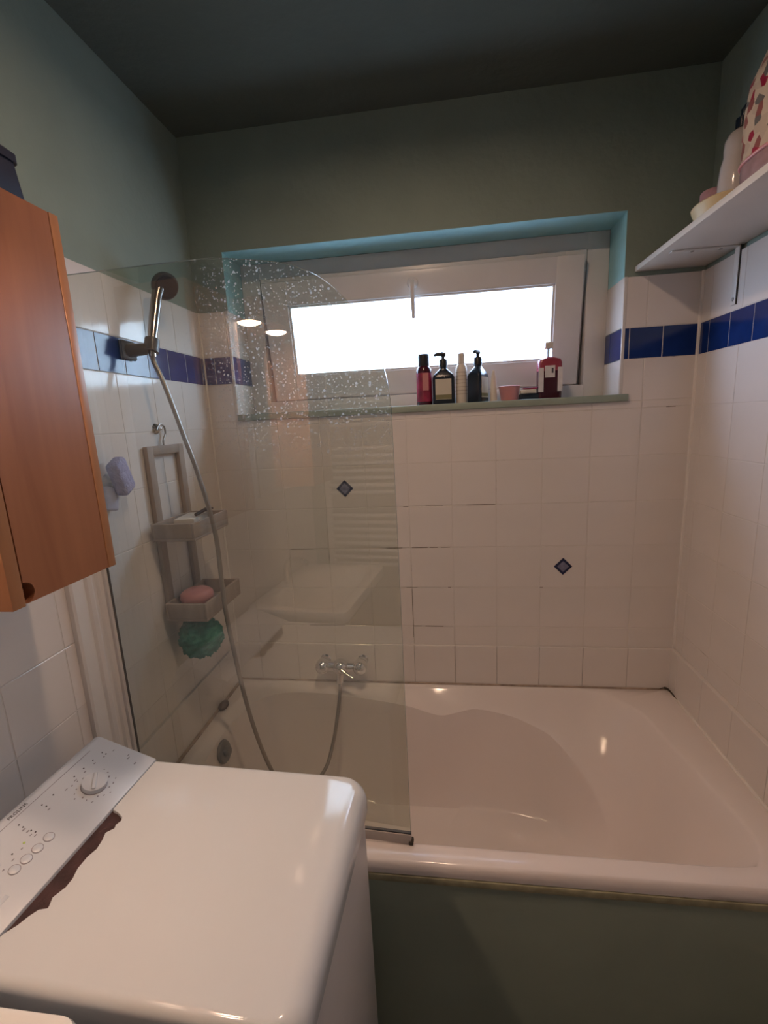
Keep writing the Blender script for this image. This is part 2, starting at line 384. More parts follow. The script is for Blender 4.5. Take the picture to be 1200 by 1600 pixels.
# ------------------------------------------------------------------ window
win = tag(empty('window_1', (.046, .15, WZ0)), 'white tilting window with a wide low pane above the bathtub', None, kind='structure')
WP = Vector((.046, .15, WZ0))
def rel(o, p): o.location = o.location-p; return o
def ring(bm, x0, x1, z0, z1, t, y0, y1, tb=None, tt=None):
    tb = t if tb is None else tb; tt = t if tt is None else tt
    bx(bm, x0, x0+t, y0, y1, z0, z1, .003, 2); bx(bm, x1-t, x1, y0, y1, z0, z1, .003, 2)
    bx(bm, x0+t-.004, x1-t+.004, y0+.0006, y1-.0006, z1-tt, z1, .003, 2); bx(bm, x0+t-.004, x1-t+.004, y0+.0006, y1-.0006, z0, z0+tb, .003, 2)
    return bm
rel(finish('frame', ring(bmesh.new(), WX0+.001, WX1-.001, WZ0+.001, WZ1-.001, .071, .15, .212, .045, .054), PVCW, win), WP)
rel(finish('rebate', ring(bmesh.new(), WX0+.03, WX1-.03, WZ0+.012, WZ1-.02, .085, .212, .245, .08, .075), PVCW, win), WP)
sash_o = empty('sash', Vector((.046, .168, 1.634))-WP); sash_o.parent = win
sash_o.rotation_euler = (math.radians(8.5), 0, 0)
finish('sash_frame', ring(bmesh.new(), -.557, .557, 0, .414, .090, 0, .04, .088, .082), PVCW, sash_o)
finish('sash_light_block', ring(bmesh.new(), -.5725, .5725, -.028, .432, .07, .0405, .072, .07, .07), PVCW, sash_o)  # added ring that blocks daylight leaking round the tilted sash
box('pane', -.470, .470, .022, .026, .083, .338, PANE, sash_o)
bm = bmesh.new()
for x0, x1, z0, z1 in ((-.470, -.459, .085, .336), (.459, .470, .085, .336), (-.47, .47, .325, .336), (-.47, .47, .085, .095)): bx(bm, x0, x1, .006, .030, z0, z1, .002)
finish('glazing_bead', bm, PVCW, sash_o)
h = lathe_obj('handle', [(.0, 0), (.017, 0), (.019, .004), (.016, .010), (.0, .011)], PVCW, sash_o, cap=False)
h.rotation_euler = (math.pi/2, 0, 0); h.location = (-.012, 0, .372)
hb = finish('handle_lever', tube(bmesh.new(), [(0, 0, .008), (0, 0, .026), (0, -.006, .034), (0, -.03, .036), (0, -.115, .034)], [.008, .0085, .009, .0085, .0062], 12), PVCW, h)
# sill board
box('sill', WX0+.002, WX1+.024, -.012, .0085, WZ0-.0215, WZ0+.0005, SILLM, wall_back, .003)
box('sill_top', WX0, WX1, .0085, .212, WZ0-.022, WZ0, SILLM, wall_back)

# ------------------------------------------------------------------ bathtub
tub = tag(empty('bathtub', (.1, -.365, 0)), 'white bathtub with curved armrest edge behind the green panel', 'bathtub')
TO = Vector((.1, -.365, 0))
RX0, RX1, RY0, RY1 = XL+.010, XR-.0135, -.742, -.0125
cx, cy = .06, -.35
ctrl = [(.62, -.026), (.70, -.060), (.757, -.139), (.785, -.30), (.812, -.48), (.826, -.590), (.815, -.655), (.765, -.690), (.5, -.694), (.1, -.694), (-.3, -.694), (-.56, -.690), (-.63, -.63), (-.66, -.5), (-.665, -.35), (-.655, -.17), (-.62, -.07), (-.54, -.028), (-.3, -.026), (.1, -.026), (.4, -.026)]
cl = spline(ctrl[-3:]+ctrl+ctrl[:3], 10)
def r_top(th):
    best = None; dx, dy = math.cos(th), math.sin(th)
    for p, q in zip(cl, cl[1:]):
        ax, ay = p[0]-cx, p[1]-cy; ex, ey = q[0]-p[0], q[1]-p[1]
        den = dx*ey-dy*ex
        if abs(den) < 1e-9: continue
        t = (ax*ey-ay*ex)/den; s = (ax*dy-ay*dx)/den
        if t > 0 and -1e-6 <= s <= 1+1e-6: best = t if best is None else min(best, t)
    return best
def rect_r(th, x0, x1, y0, y1):
    dx, dy = math.cos(th), math.sin(th); c = []
    if abs(dx) > 1e-9: c.append(((x1 if dx > 0 else x0)-cx)/dx)
    if abs(dy) > 1e-9: c.append(((y1 if dy > 0 else y0)-cy)/dy)
    return min(c)
def sup_r(th, x0, x1, y0, y1, n=5):
    mx, my = (x0+x1)/2, (y0+y1)/2; lo, hi = 0, 2
    for _ in range(40):
        m_ = (lo+hi)/2; X = cx+math.cos(th)*m_-mx; Y = cy+math.sin(th)*m_-my
        if abs(X/((x1-x0)/2))**n+abs(Y/((y1-y0)/2))**n < 1: lo = m_
        else: hi = m_
    return lo
NT = 176
ths = [2*math.pi*i/NT for i in range(NT)]
for X, Y in ((RX0, RY0), (RX1, RY0), (RX0, RY1), (RX1, RY1)): ths.append(math.atan2(Y-cy, X-cx) % (2*math.pi))
ths = sorted(ths)
rt = [r_top(t) for t in ths]; ro = [rect_r(t, RX0, RX1, RY0, RY1) for t in ths]; ri = [rect_r(t, RX0+.002, RX1-.002, RY0+.007, RY1-.002) for t in ths]
rf = [sup_r(t, -.52, .50, -.555, -.155, 4) for t in ths]
# crease where the armrests and the sloping backrest turn down into the well
half = [(.632, -.355, .170), (.619, -.290, .24), (.593, -.239, .31), (.546, -.185, .37), (.475, -.124, .43), (.40, -.100, .460), (.349, -.088, .475), (.28, -.084, .490), (.213, -.0875, .500), (.15, -.103, .494), (.098, -.1166, .490), (.04, -.119, .505), (-.016, -.1176, .522), (-.15, -.100, .533), (-.35, -.075, .537), (-.52, -.085, .536), (-.60, -.16, .535), (-.63, -.355, .535)]
cre = half+[(-.60, -.55, .535), (-.52, -.630, .53), (-.35, -.655, .52), (-.1, -.664, .50), (.15, -.664, .48), (.32, -.658, .45), (.44, -.640, .40), (.52, -.600, .33), (.575, -.545, .26), (.610, -.480, .20), (.628, -.415, .175)]
cre = spline(cre+[cre[0]], 6)
ca = sorted(((math.atan2(p.y-cy, p.x-cx) % (2*math.pi)), math.hypot(p.x-cx, p.y-cy), p.z) for p in cre)
ca = [(ca[-1][0]-2*math.pi,)+ca[-1][1:]]+ca+[(ca[0][0]+2*math.pi,)+ca[0][1:]]
def cr_at(t):
    for p, q in zip(ca, ca[1:]):
        if p[0] <= t <= q[0]:
            k = (t-p[0])/max(1e-9, q[0]-p[0]); return p[1]+(q[1]-p[1])*k, p[2]+(q[2]-p[2])*k
    return ca[0][1:]
rc = [cr_at(t) for t in ths]
bm = bmesh.new(); loops = []
def loop(rs, z): loops.append([bm.verts.new((cx+math.cos(t)*r-TO.x, cy+math.sin(t)*r-TO.y, (z[i] if isinstance(z, list) else z))) for i, (t, r) in enumerate(zip(ths, rs))])
loop([r-.006 for r in ro], .517); loop([r-.001 for r in ro], .519); loop(ro, .530); loop([r*.5+q*.5+.002 for r, q in zip(ri, ro)], .5445)
loop([r+.0015 for r in ri], .5492); loop([r-.002 for r in ri], .5508)
loop([r+.004 for r in rt], .5508); loop([r-.004 for r in rt], .5490); loop([r-.009 for r in rt], .545)
for f in (.12, .25, .4, .55, .7, .82, .91, .96, 1.0):          # rim down to the crease, slightly hollow
    zf = 1-(1-f)**1.55 if f < 1 else 1.0
    loop([(a-.009)+(c-(a-.009))*f for a, (c, z) in zip(rt, rc)], [.545+(z-.545)*(zf*.72+f*.28) for c, z in rc])
for f, zf in ((.035, .07), (.10, .24), (.22, .47), (.36, .66), (.52, .81), (.68, .905), (.84, .965), (1.0, 1.0)):
    loop([c+(b-c)*f for b, (c, z) in zip(rf, rc)], [z+(.139-z)*zf for c, z in rc])
loop([r*.6 for r in rf], .136); loop([r*.2 for r in rf], .133)
n = len(ths)
for a, b in zip(loops, loops[1:]):
    for i in range(n): bm.faces.new((a[i], a[(i+1) % n], b[(i+1) % n], b[i]))
bm.faces.new(loops[-1])
tsh = finish('tub_shell', bm, ACRYL, tub, True, 50)
# green front panel under the rim, with the yellowish strip where the paint stops
rel(box('front_panel', RX0, RX1, -.733, -.721, .002, .517, mat('olive_panel_paint', (.35, .41, .335), .7, .06, 5, .06, 40), tub), TO)
rel(box('paint_edge', RX0, RX1, -.7435, -.7325, .4985, .5165, mat('yellowed_sealant', (.36, .34, .22), .6, .25, 30), tub, .002), TO)
# overflow plate and drain
ov = lathe_obj('overflow_plate', [(.0, 0), (.036, 0), (.038, .004), (.034, .009), (.012, .011), (.0, .011)], mat('grey_overflow_plastic', (.20, .20, .21), .3, .05), tub, cap=False)
ov.location = Vector((-.622, -.345, .488))-TO; ov.rotation_euler = (0, math.radians(78), 0)
ok = lathe_obj('overflow_knob', [(.0, .008), (.016, .010), (.016, .022), (.013, .025), (.0, .025)], MATS['grey_overflow_plastic'], ov, cap=False)
dr = lathe_obj('drain', [(.0, 0), (.034, 0), (.034, .003), (.022, .004), (.0, .002)], CHROME, tub, cap=False); dr.location = Vector((-.42, -.34, .1365))-TO
# stained sealant where the rim meets the walls
bm = bmesh.new()
bx(bm, RX0, RX1, -.0145, -.0075, .549, .5545, .0015, 1)
finish('rim_sealant', bm, mat('stained_sealant', (.42, .33, .27), .7, .35, 30), wall_back)
bm = bmesh.new(); bx(bm, RX1-.005, RX1+.0025, -.735, -.0145, .5495, .556, .0015, 1)
finish('rim_sealant', bm, SILIC, tub).location = -TO
bm = bmesh.new(); bx(bm, RX0-.004, RX0+.007, -.60, -.01, .5495, .557, .0015, 1)
finish('rim_sealant', bm, MATS['stained_sealant'], tub).location = -TO
bm = bmesh.new(); tube(bm, spline([(.872, -.013, .555), (.888, -.012, .558), (.8965, -.02, .557), (.8985, -.05, .556), (.899, -.085, .5545)], 4), [.0015]*4+[.0035]*6+[.003]*4+[.0015]*3, 6)
finish('mould_patch', bm, MOULD_SHADOW, tub).location = -TO

# ------------------------------------------------------------------ shower screen
GA = Vector((-.69, -.645, 0)); GB = Vector((.03, -.690, 0)); gt = (GB-GA).normalized()
scr = tag(empty('shower_screen', (GA.x, GA.y, .5508), math.atan2(gt.y, gt.x)), 'limescale-spotted clear glass shower screen with rounded top corner standing on the tub', 'shower screen')
outl = [(0, .566), (.721, .566), (.721, 1.20), (.7195, 1.56), (.713, 1.621), (.697, 1.676), (.675, 1.724), (.64, 1.771), (.598, 1.809), (.561, 1.830), (.504, 1.849), (.392, 1.867), (.316, 1.871), (0, 1.873)]
arc = [(p.x, p.y) for p in spline([(u, v, 0) for u, v in outl[3:]], 4)]
poly = outl[:3]+arc
g = finish('glass_panel', prism(bmesh.new(), poly, -.003, .003, lambda u, v, h: Vector((u, h, v))), GLASS, scr, False); g.location = (0, 0, -.5508)
gm = g.data; gm.materials.append(mat('glass_edge_green', (.25, .33, .30), .2, .1)); 
for p in gm.polygons:
    if abs(p.normal.y) < .5: p.material_index = 1
# bottom seal strip
sb = box('bottom_seal', .0, .722, -.006, .006, .5525, .578, SEALG, scr, .002); sb.location = (0, 0, -.5508)
sd = box('seal_lip', .0, .722, -.0036, .0036, .5785, .5805, DARK, scr); sd.location = (0, 0, -.5508)
se = box('seal_end', .716, .727, -.009, .009, .5515, .562, MOULD_SHADOW, scr, .003); se.location = (0, 0, -.5508)
# white moulded wall profile the glass is fixed to
wp = empty('wall_profile', (0, 0, 0)); wp.parent = scr
wp.matrix_parent_inverse = Matrix.Identity(4)
Minv = (Matrix.Translation(scr.location) @ Matrix.Rotation(scr.rotation_euler.z, 4, 'Z')).inverted()
wp.matrix_local = Minv
def vprof(name, pts, z0, z1, m, parent):
    return finish(name, prism(bmesh.new(), pts, z0, z1, lambda u, v, h: Vector((u, v, h))), m, parent, True, 25)
X = XL+.0005
vprof('moulding', [(X, -.745), (X+.010, -.744), (X+.013, -.738), (X+.013, -.716), (X+.009, -.712), (X+.009, -.700), (X+.015, -.696), (X+.018, -.688), (X+.015, -.681), (X+.010, -.678), (X+.010, -.668), (X+.016, -.664), (X+.019, -.655), (X, -.655)], .555, 1.88, PVC, wp)
vprof('glass_channel', [(X, -.6545), (X+.026, -.6545), (X+.028, -.650), (X+.028, -.640), (X+.026, -.636), (X, -.636)], .556, 1.88, PVC, wp)
vprof('gasket', [(X+.0278, -.6485), (X+.034, -.6485), (X+.034, -.6475), (X+.0278, -.6475)], .57, 1.872, DARK, wp)

# ------------------------------------------------------------------ mixer, hose, hand shower
mx = tag(empty('bath_mixer', (-.272, 0, .642)), 'chrome wall mixer tap above the tub behind the glass', 'tap')
def ylathe(name, prof, m, parent, loc, seg=24):
    o = lathe_obj(name, prof, m, parent, cap=False, seg=seg); o.rotation_euler = (math.pi/2, 0, 0); o.location = loc; return o
for s in (-1, 1):
    ylathe('wall_rosette', [(.0, 0), (.022, 0), (.023, .003), (.019, .010), (.014, .016), (.0135, .05), (0, .05)], CHROME, mx, (.0735*s, -.001, 0))
    k = finish('control_knob', lathe(bmesh.new(), [(.0, -.030), (.014, -.027), (.024, -.018), (.0275, -.004), (.0275, .006), (.024, .018), (.014, .027), (.0, .030)], 28, cap=False), CHROME, mx); k.rotation_euler = (math.pi/2, 0, 0); k.location = (.071*s, -.062, .002)
finish('mixer_body', tube(bmesh.new(), [(-.075, -.055, 0), (-.05, -.058, 0), (0, -.06, 0), (.05, -.058, 0), (.075, -.055, 0)], [.017, .019, .022, .019, .017], 18), CHROME, mx)
ylathe('lever_dome', [(.0, -.004), (.026, -.004), (.029, .004), (.027, .020), (.019, .032), (.008, .037), (.0, .038)], CHROME, mx, (0, -.066, .008))
finish('lever', tube(bmesh.new(), [(.01, -.100, .006), (.03, -.108, -.004), (.055, -.116, -.012)], [.008, .0065, .0055], 10), CHROME, mx)
finish('hose_outlet', tube(bmesh.new(), [(-.004, -.062, -.012), (-.006, -.066, -.040), (-.008, -.068, -.062)], [.015, .013, .012], 16), CHROME, mx)
HP = [(-.280, -.068, .5795), (-.281, -.076, .540), (-.288, -.110, .470), (-.300, -.150, .390), (-.322, -.205, .320), (-.375, -.250, .283), (-.445, -.285, .310), (-.485, -.315, .430), (-.521, -.340, .660), (-.535, -.375, .985), (-.527, -.395, 1.240), (-.556, -.395, 1.412), (-.585, -.395, 1.527), (-.624, -.392, 1.668), (-.644, -.391, 1.722), (-.648, -.389, 1.744)]
hs = spline(HP, 26)
hose = tube_obj('shower_hose', hs, [.0068*(1+.07*math.sin(i*math.pi)) if i % 2 else .0068*.93 for i in range(len(hs))], STEEL, None, 10)
tag(hose, 'grey ribbed metal shower hose looping down into the tub', 'hose')
hd = tag(empty('hand_shower', (-.648, -.389, 1.744)), 'grey chrome hand shower resting in its wall holder', 'hand shower')
HO = Vector((-.648, -.389, 1.744))
finish('hose_nut', tube(bmesh.new(), [(0, 0, -.004), (0, .004, .03)], [.0095, .011], 14), CHROME, hd)
finish('handle', tube(bmesh.new(), [(0, .004, .028), (.0, .016, .06), (.001, .03, .10), (.003, .052, .160), (.006, .066, .190)], [.011, .0125, .0135, .0135, .0155], 16), HANDM, hd)
hh = lathe_obj('spray_head', [(.0, -.014), (.020, -.013), (.030, -.006), (.036, .004), (.037, .014), (.034, .018), (.0, .0185)], GREYP, hd, cap=False, seg=30)
hh.location = (.012, .078, .196); hh.rotation_euler = Vector((.72, -.45, -.50)).to_track_quat('Z', 'Y').to_euler()
lathe_obj('spray_face', [(.0, .0186), (.030, .0186), (.030, .0205), (.0, .0205)], DARK, hh, cap=False, seg=30)
hk = tag(empty('shower_holder', (XL, -.415, 1.757)), 'dark grey plastic wall holder clipped on the blue tile band', 'shower holder')
box('wall_plate', .0, .012, -.030, .030, -.026, .024, GREYP, hk, .006)
finish('arm', tube(bmesh.new(), [(.008, 0, -.002), (.03, .006, .0), (.048, .018, .002)], [.018, .016, .015], 14), GREYP, hk)
bm = bmesh.new()
for i in range(18):
    pass
lathe(bm, [(.0125, -.018), (.0185, -.018), (.0195, 0), (.0185, .018), (.0125, .018), (.0125, -.018)], 24, cap=False)
c_ = finish('clip_ring', bm, GREYP, hk); c_.location = (.0577, .029, .012); c_.rotation_euler = (-.33, 0, 0)

# ------------------------------------------------------------------ shower caddy on the left wall
cd = tag(empty('shower_caddy', (XL, -.325, 1.0)), 'greige two-tier hanging caddy hooked on the left wall tiles', 'caddy')
CO = Vector((XL, -.325, 1.0))
def cb(name, x0, x1, y0, y1, z0, z1, m=CADDY, parent=None, r=.002): 
    o = box(name, x0, x1, y0, y1, z0, z1, m, parent or cd, r); o.location = -CO if parent is None else Vector((0, 0, 0)); return o
wx = XL+.002
cb('side_slat', wx, wx+.014, -.410, -.382, 1.0, 1.50); cb('side_slat', wx, wx+.014, -.255, -.227, 1.0, 1.50)
cb('top_rail', wx, wx+.014, -.3825, -.2545, 1.475, 1.50)
def tray(z0, z1, y0, y1, dep):
    t = cb('tray', wx+.0145, wx+dep, y0, y1, z0, z0+.008)
    for nm, a in (('tray_back', (wx+.0145, wx+.022, y0, y1, z0+.008, z1)), ('tray_front', (wx+dep-.009, wx+dep, y0, y1, z0+.008, z1)), ('tray_end', (wx+.022, wx+dep-.009, y0, y0+.009, z0+.008, z1)), ('tray_end', (wx+.022, wx+dep-.009, y1-.009, y1, z0+.008, z1))):
        q = box(nm, *a, CADDY, t, .0015)
    return t
tray(1.236, 1.286, -.446, -.242, .142); tray(.992, 1.046, -.436, -.212, .142)
hkk = finish('hook', tube(bmesh.new(), spline([(XL+.009, -.318, 1.499), (XL+.009, -.317, 1.515), (XL+.010, -.304, 1.535), (XL+.011, -.310, 1.556), (XL+.011, -.330, 1.560), (XL+.010, -.345, 1.545)], 6), .0028, 8), STEEL, cd); hkk.location = -CO
suc = lathe_obj('wall_hook', [(.0, 0), (.016, 0), (.013, .005), (.006, .009), (.004, .018), (.0, .019)], CHROME, cd, cap=False); suc.rotation_euler = (0, math.pi/2, 0); suc.location = Vector((XL+.0005, -.334, 1.548))-CO
# things in the caddy
def soapbox():
    t = tag(empty('soap_box', (XL+.085, -.375, 1.0005)), 'dusty pink round soap box in the lower caddy tray', 'soap box')
    lathe_obj('base', [(.0, 0), (.036, 0), (.043, .010), (.046, .040), (.045, .042), (.0, .042)], PINKD, t, cap=False)
    lathe_obj('lid', [(.0, .042), (.047, .042), (.0485, .048), (.046, .060), (.036, .068), (.0, .071)], PINKD, t, cap=False)
soapbox()
tg = finish('cardboard_packet', bx(bmesh.new(), -.030, .030, -.055, .055, 0, .044, .003), CREAM); tg.location = (XL+.075, -.335, 1.2445); tg.rotation_euler = (0, 0, math.radians(8))
tag(tg, 'cream cardboard packet lying in the upper caddy tray', 'packet')
rz = tag(finish('razor_handle', tube(bmesh.new(), [(0, -.05, .0), (.005, 0, .006), (.0, .05, .0)], [.005, .006, .004], 8), DARK), 'dark razor lying across the packet in the upper caddy tray', 'razor'); rz.location = (XL+.105, -.310, 1.2955)
# green bath pouf hanging under the caddy
bm = bmesh.new(); bmesh.ops.create_icosphere(bm, subdivisions=5, radius=.062)
for v in bm.verts:
    d = v.co.normalized(); th, ph = math.atan2(d.y, d.x), math.acos(max(-1, min(1, d.z)))
    v.co *= 1+.10*math.sin(9*th+5*math.sin(4*ph))*math.sin(7*ph+2*math.sin(3*th))+random.uniform(-.045, .045)
pf = tag(empty('bath_pouf', (XL+.078, -.372, .915)), 'green mesh bath pouf hanging below the caddy', 'bath pouf')
finish('mesh_ball', bm, GREENP, pf, True, 180)
tube_obj('cord', [(0, 0, .05), (-.005, 0, .062), (-.012, .0, .0765)], .0016, GREENP, pf, 6)
# lavender sponge stuck to the wall
sp = tag(empty('sponge', (XL, -.562, 1.425)), 'lavender foam sponge on a wall suction hook beside the cabinet', 'sponge')
s1 = finish('foam_block', bx(bmesh.new(), -.016, .016, -.027, .027, -.045, .045, .010, 3), LAV, sp); s1.location = (.032, .01, .01); s1.rotation_euler = (math.radians(24), 0, .15)
s2 = finish('foam_pad', bx(bmesh.new(), -.007, .007, -.022, .022, -.03, .03, .006, 3), mat('pale_lavender_pad', (.52, .52, .66), .85, .08, 60), sp); s2.location = (.012, -.012, -.042); s2.rotation_euler = (math.radians(-12), 0, 0)
lathe_obj('suction_hook', [(.0, 0), (.018, 0), (.014, .005), (.006, .010), (.005, .017), (.0, .017)], PVC, sp, cap=False).rotation_euler = (0, math.pi/2, 0)
# pumice stone on the tub rim
bm = bmesh.new(); bmesh.ops.create_icosphere(bm, subdivisions=3, radius=1)
for v in bm.verts: v.co = Vector((v.co.x*.016, v.co.y*.026, v.co.z*.012))*(1+random.uniform(-.05, .05))
pm = tag(finish('pumice_stone', bm, mat('brown_pumice', (.14, .10, .085), .9, .3, 60, .5, 150), None, True, 180), 'small brown pumice stone on the tub rim by the left wall', 'pumice stone'); pm.location = (XL+.026, -.205, .5628)

# ------------------------------------------------------------------ wall cabinet with mirror and lamp canopy
cab = tag(empty('mirror_cabinet', (XL, -1.28, 1.29)), 'orange beech wall cabinet with round finger cut-out above the washing machine', 'cabinet')
AO = Vector((XL, -1.28, 1.29))
def ab(name, *a, m=WOOD, r=.001, parent=None):
    o = box(name, *a, m, parent or cab, r); o.location = -AO if parent is None else Vector((0, 0, 0)); return o
CZ0, CZ1, CXF = 1.294, 1.899, -.500
def side_unit(y0, y1, notch_low):
    ab('side_panel', XL+.002, CXF, y1-.018, y1, CZ0, CZ1, m=WOODE); ab('side_panel', XL+.002, CXF, y0, y0+.022, CZ0-.002, CZ1, m=WOODE)
    ab('top_panel', XL+.002, CXF-.020, y0+.022, y1-.018, CZ1-.016, CZ1); ab('bottom_panel', XL+.002, CXF-.020, y0+.022, y1-.018, CZ0+.004, CZ0+.020)
    ab('back_panel', XL+.002, XL+.008, y0+.022, y1-.018, CZ0+.020, CZ1-.016)
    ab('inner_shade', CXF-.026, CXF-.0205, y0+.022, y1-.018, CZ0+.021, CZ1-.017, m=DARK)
    dy0, dy1 = y0+.0245, y1-.0195
    R = .017
    if notch_low:
        pl_ = [(dy1, CZ0+.001), (dy1, CZ1-.001), (dy0, CZ1-.001), (dy0, CZ0+.034)]
        for k in range(1, 13):
            a = math.radians(90-k*180/12); pl_.append((dy0+R*math.cos(a), CZ0+.017+R*math.sin(a)))
        pl_ = pl_[:-1]+[(dy0+.004, CZ0+.0012)]
        pl_[-1] = (dy0+.0005, CZ0+.0008)
        pl_.insert(-1, (dy0+.012, CZ0+.001))
    else:
        pl_ = [(dy1, CZ0+.001), (dy1, CZ1-.001), (dy0, CZ1-.001), (dy0, CZ0+.001)]
    d_ = finish('door', prism(bmesh.new(), pl_, CXF-.0195, CXF-.001, lambda u, v, hh_: Vector((hh_, u, v))), WOOD, cab, False); d_.location = -AO
side_unit(-1.050, -.832, True)
side_unit(-1.730, -1.512, False)
ab('mirror_backing', XL+.002, -.591, -1.510, -1.052, CZ0, CZ1-.052)
ab('mirror', -.5905, -.585, -1.508, -1.054, CZ0+.002, CZ1-.054, m=MIRR, r=0)
ab('canopy', XL+.002, -.432, -1.511, -1.051, CZ1-.050, CZ1)
for y in (-1.105, -1.275, -1.445):
    q = lathe_obj('lamp_ring', [(.036, 0), (.044, -.001), (.046, -.006), (.037, -.006), (.036, 0)], CHROME, cab, cap=False); q.location = Vector((-.490, y, CZ1-.0505))-AO
    e = lathe_obj('lamp_lens', [(.0, -.014), (.012, -.0135), (.022, -.011), (.030, -.007), (.034, -.0015), (.034, -.0005), (.0, -.0005)], LAMPM if y > -1.4 else GREYL, q, cap=False)
# navy box on top of the cabinet
nb = tag(empty('storage_box', (-.590, -.985, CZ1)), 'navy blue storage box on top of the orange cabinet', 'storage box')
def rrect(hx, hy, r, k=5):
    o = []
    for sx, sy, a0 in ((1, 1, 0), (-1, 1, 90), (-1, -1, 180), (1, -1, 270)):
        for i in range(k+1):
            a = math.radians(a0+90*i/k); o.append((sx*(hx-r)+r*math.cos(a), sy*(hy-r)+r*math.sin(a)))
    return o
def loft(bm, secs):
    L_ = [[bm.verts.new((u, v, z)) for u, v in p] for p, z in secs]
    n_ = len(L_[0]); bm.faces.new(L_[0][::-1]); bm.faces.new(L_[-1])
    for a, b in zip(L_, L_[1:]):
        for i in range(n_): bm.faces.new((a[i], a[(i+1) % n_], b[(i+1) % n_], b[i]))
    return bm
finish('box_body', loft(bmesh.new(), [(rrect(.074, .108, .012), 0), (rrect(.078, .112, .012), .006), (rrect(.074, .108, .012), .056)]), NAVY, nb)
finish('box_lid', loft(bmesh.new(), [(rrect(.077, .111, .012), .0562), (rrect(.077, .111, .012), .068), (rrect(.070, .104, .012), .074)]), NAVY, nb)

# ------------------------------------------------------------------ washing machine
wm = tag(empty('washing_machine', (-.5006, -.8087, 0), math.radians(-2.1)), 'white top-loading washing machine with torn brown lid edge in the foreground', 'washing machine')
WXR, WYN = .467, -.402
bm = bmesh.new(); bx(bm, -.180, WXR-.012, WYN+.003, -.003, .02, .792, .010, 3)
finish('body', bm, BODY, wm)
for sx in (-.15, WXR-.06):
    for sy in (WYN+.04, -.04): lathe_obj('foot', [(.0, 0), (.02, 0), (.018, .021), (.0, .021)], DARK, wm, (sx, sy, 0), 14, cap=False)
# lid: slices along y, left boundary is the ragged tear
tear = [(0, 0), (-.130, 0), (-.1345, .003), (-.1375, .014), (-.1460, .0300), (-.1530, .0345), (-.163, .0310), (-.1700, .0340), (-.1800, .0245), (-.195, .0300), (-.2105, .0330), (-.225, .0285), (-.2455, .0285), (-.262, .0345), (-.2765, .0350), (-.2925, .0280), (-.305, .0340), (-.3085, .0345), (-.3120, .0225), (-.322, .0160), (-.3355, .0105), (-.3480, .0010), (-.36, 0), (WYN, 0)]
def xl(y):
    for (a, u), (b, v) in zip(tear, tear[1:]):
        if b <= y <= a: return u+(v-u)*((y-a)/(b-a) if a != b else 0)
    return 0
ysl = sorted(set([0-.0005*k*k for k in range(0, 9)]+[WYN+.0006*k*k for k in range(0, 9)]+[t[0] for t in tear[1:-1]]+[-.04-.012*i for i in range(28)]), reverse=True)
bm = bmesh.new(); sl = []
RC, RE = .034, .013
for y in ysl:
    dd = min(-y, y-WYN)
    ez = RE-math.sqrt(max(0, RE*RE-max(0, RE-dd)**2)) if dd < RE else 0.0
    ex = RC-math.sqrt(max(0, RC*RC-max(0, RC-dd)**2)) if dd < RC else 0.0
    xr = WXR-ex; zt = .850-ez; l0 = .0015+xl(y)
    R2 = .034
    pts = [(l0, .838 if l0 > .003 else .800), (l0, zt-.0015), (l0+.0015, zt)]
    for k in range(1, 9): pts.append((l0+.0015+(xr-R2-l0-.0015)*k/9, zt))
    for k in range(0, 10):
        a = math.radians(90-k*10); pts.append((xr-R2+R2*math.cos(a), zt-R2+R2*math.sin(a)))
    pts += [(xr, .800), (xr-.006, .794)]
    sl.append([bm.verts.new((px, y, pz)) for px, pz in pts])
k_ = len(sl[0])
for a, b in zip(sl, sl[1:]):
    for i in range(k_): bm.faces.new((a[i], a[(i+1) % k_], b[(i+1) % k_], b[i]))
bm.faces.new(sl[0]); bm.faces.new(sl[-1])
finish('lid', bm, ENAM, wm, True, 35)
tb = box('torn_core', .0005, .0375, -.362, -.128, .826, .8445, BROWN, wm); tb['label'] = 'dark brown core showing where the lid edge is torn off'
# sloped control panel
panel_dir = Vector((-.13, 0, .045)).normalized(); pn = Vector((.045, 0, .13)).normalized()
PL = .1385
bm = bmesh.new()
pp = [(0, .7985), (0, .850), (panel_dir.x*PL, .85+panel_dir.z*PL), (panel_dir.x*PL-.012, .85+panel_dir.z*PL-.004), (-.160, .870), (-.180, .84), (-.180, .7985)]
prism(bm, pp, WYN, 0, lambda u, v, h_: Vector((u, h_, v)))
bmesh.ops.recalc_face_normals(bm, faces=bm.faces)
bmesh.ops.bevel(bm, geom=list(bm.edges), offset=.0035, segments=2, profile=.5, affect='EDGES')
pan = finish('control_panel', bm, ENAMP, wm, True, 30)
def pp3(u, y, h_=0.0): return Vector((0, 0, .85))+panel_dir*u+pn*h_+Vector((0, y, 0))
pm_ = Matrix((Vector((0, 1, 0)), -panel_dir*-1, pn)).transposed()      # columns: text right, text up, normal
PR = Matrix.Identity(4)
ax_x = Vector((0, 1, 0)); ax_y = panel_dir; ax_z = ax_x.cross(ax_y)
if ax_z.z < 0: ax_x = -ax_x; ax_z = -ax_z
PR3 = Matrix((ax_x, ax_y, ax_z)).transposed()
def pdisc(name, u, y, r, h0, h1, m, seg=16, parent=None):
    o = lathe_obj(name, [(.0, h0), (r, h0), (r, h1-.0004), (r*.93, h1), (.0, h1)], m, parent or pan, seg=seg, cap=False)
    o.matrix_local = Matrix.Translation(pp3(u, y)) @ PR3.to_4x4(); return o
def loc_y(ywld): return ywld+.8087
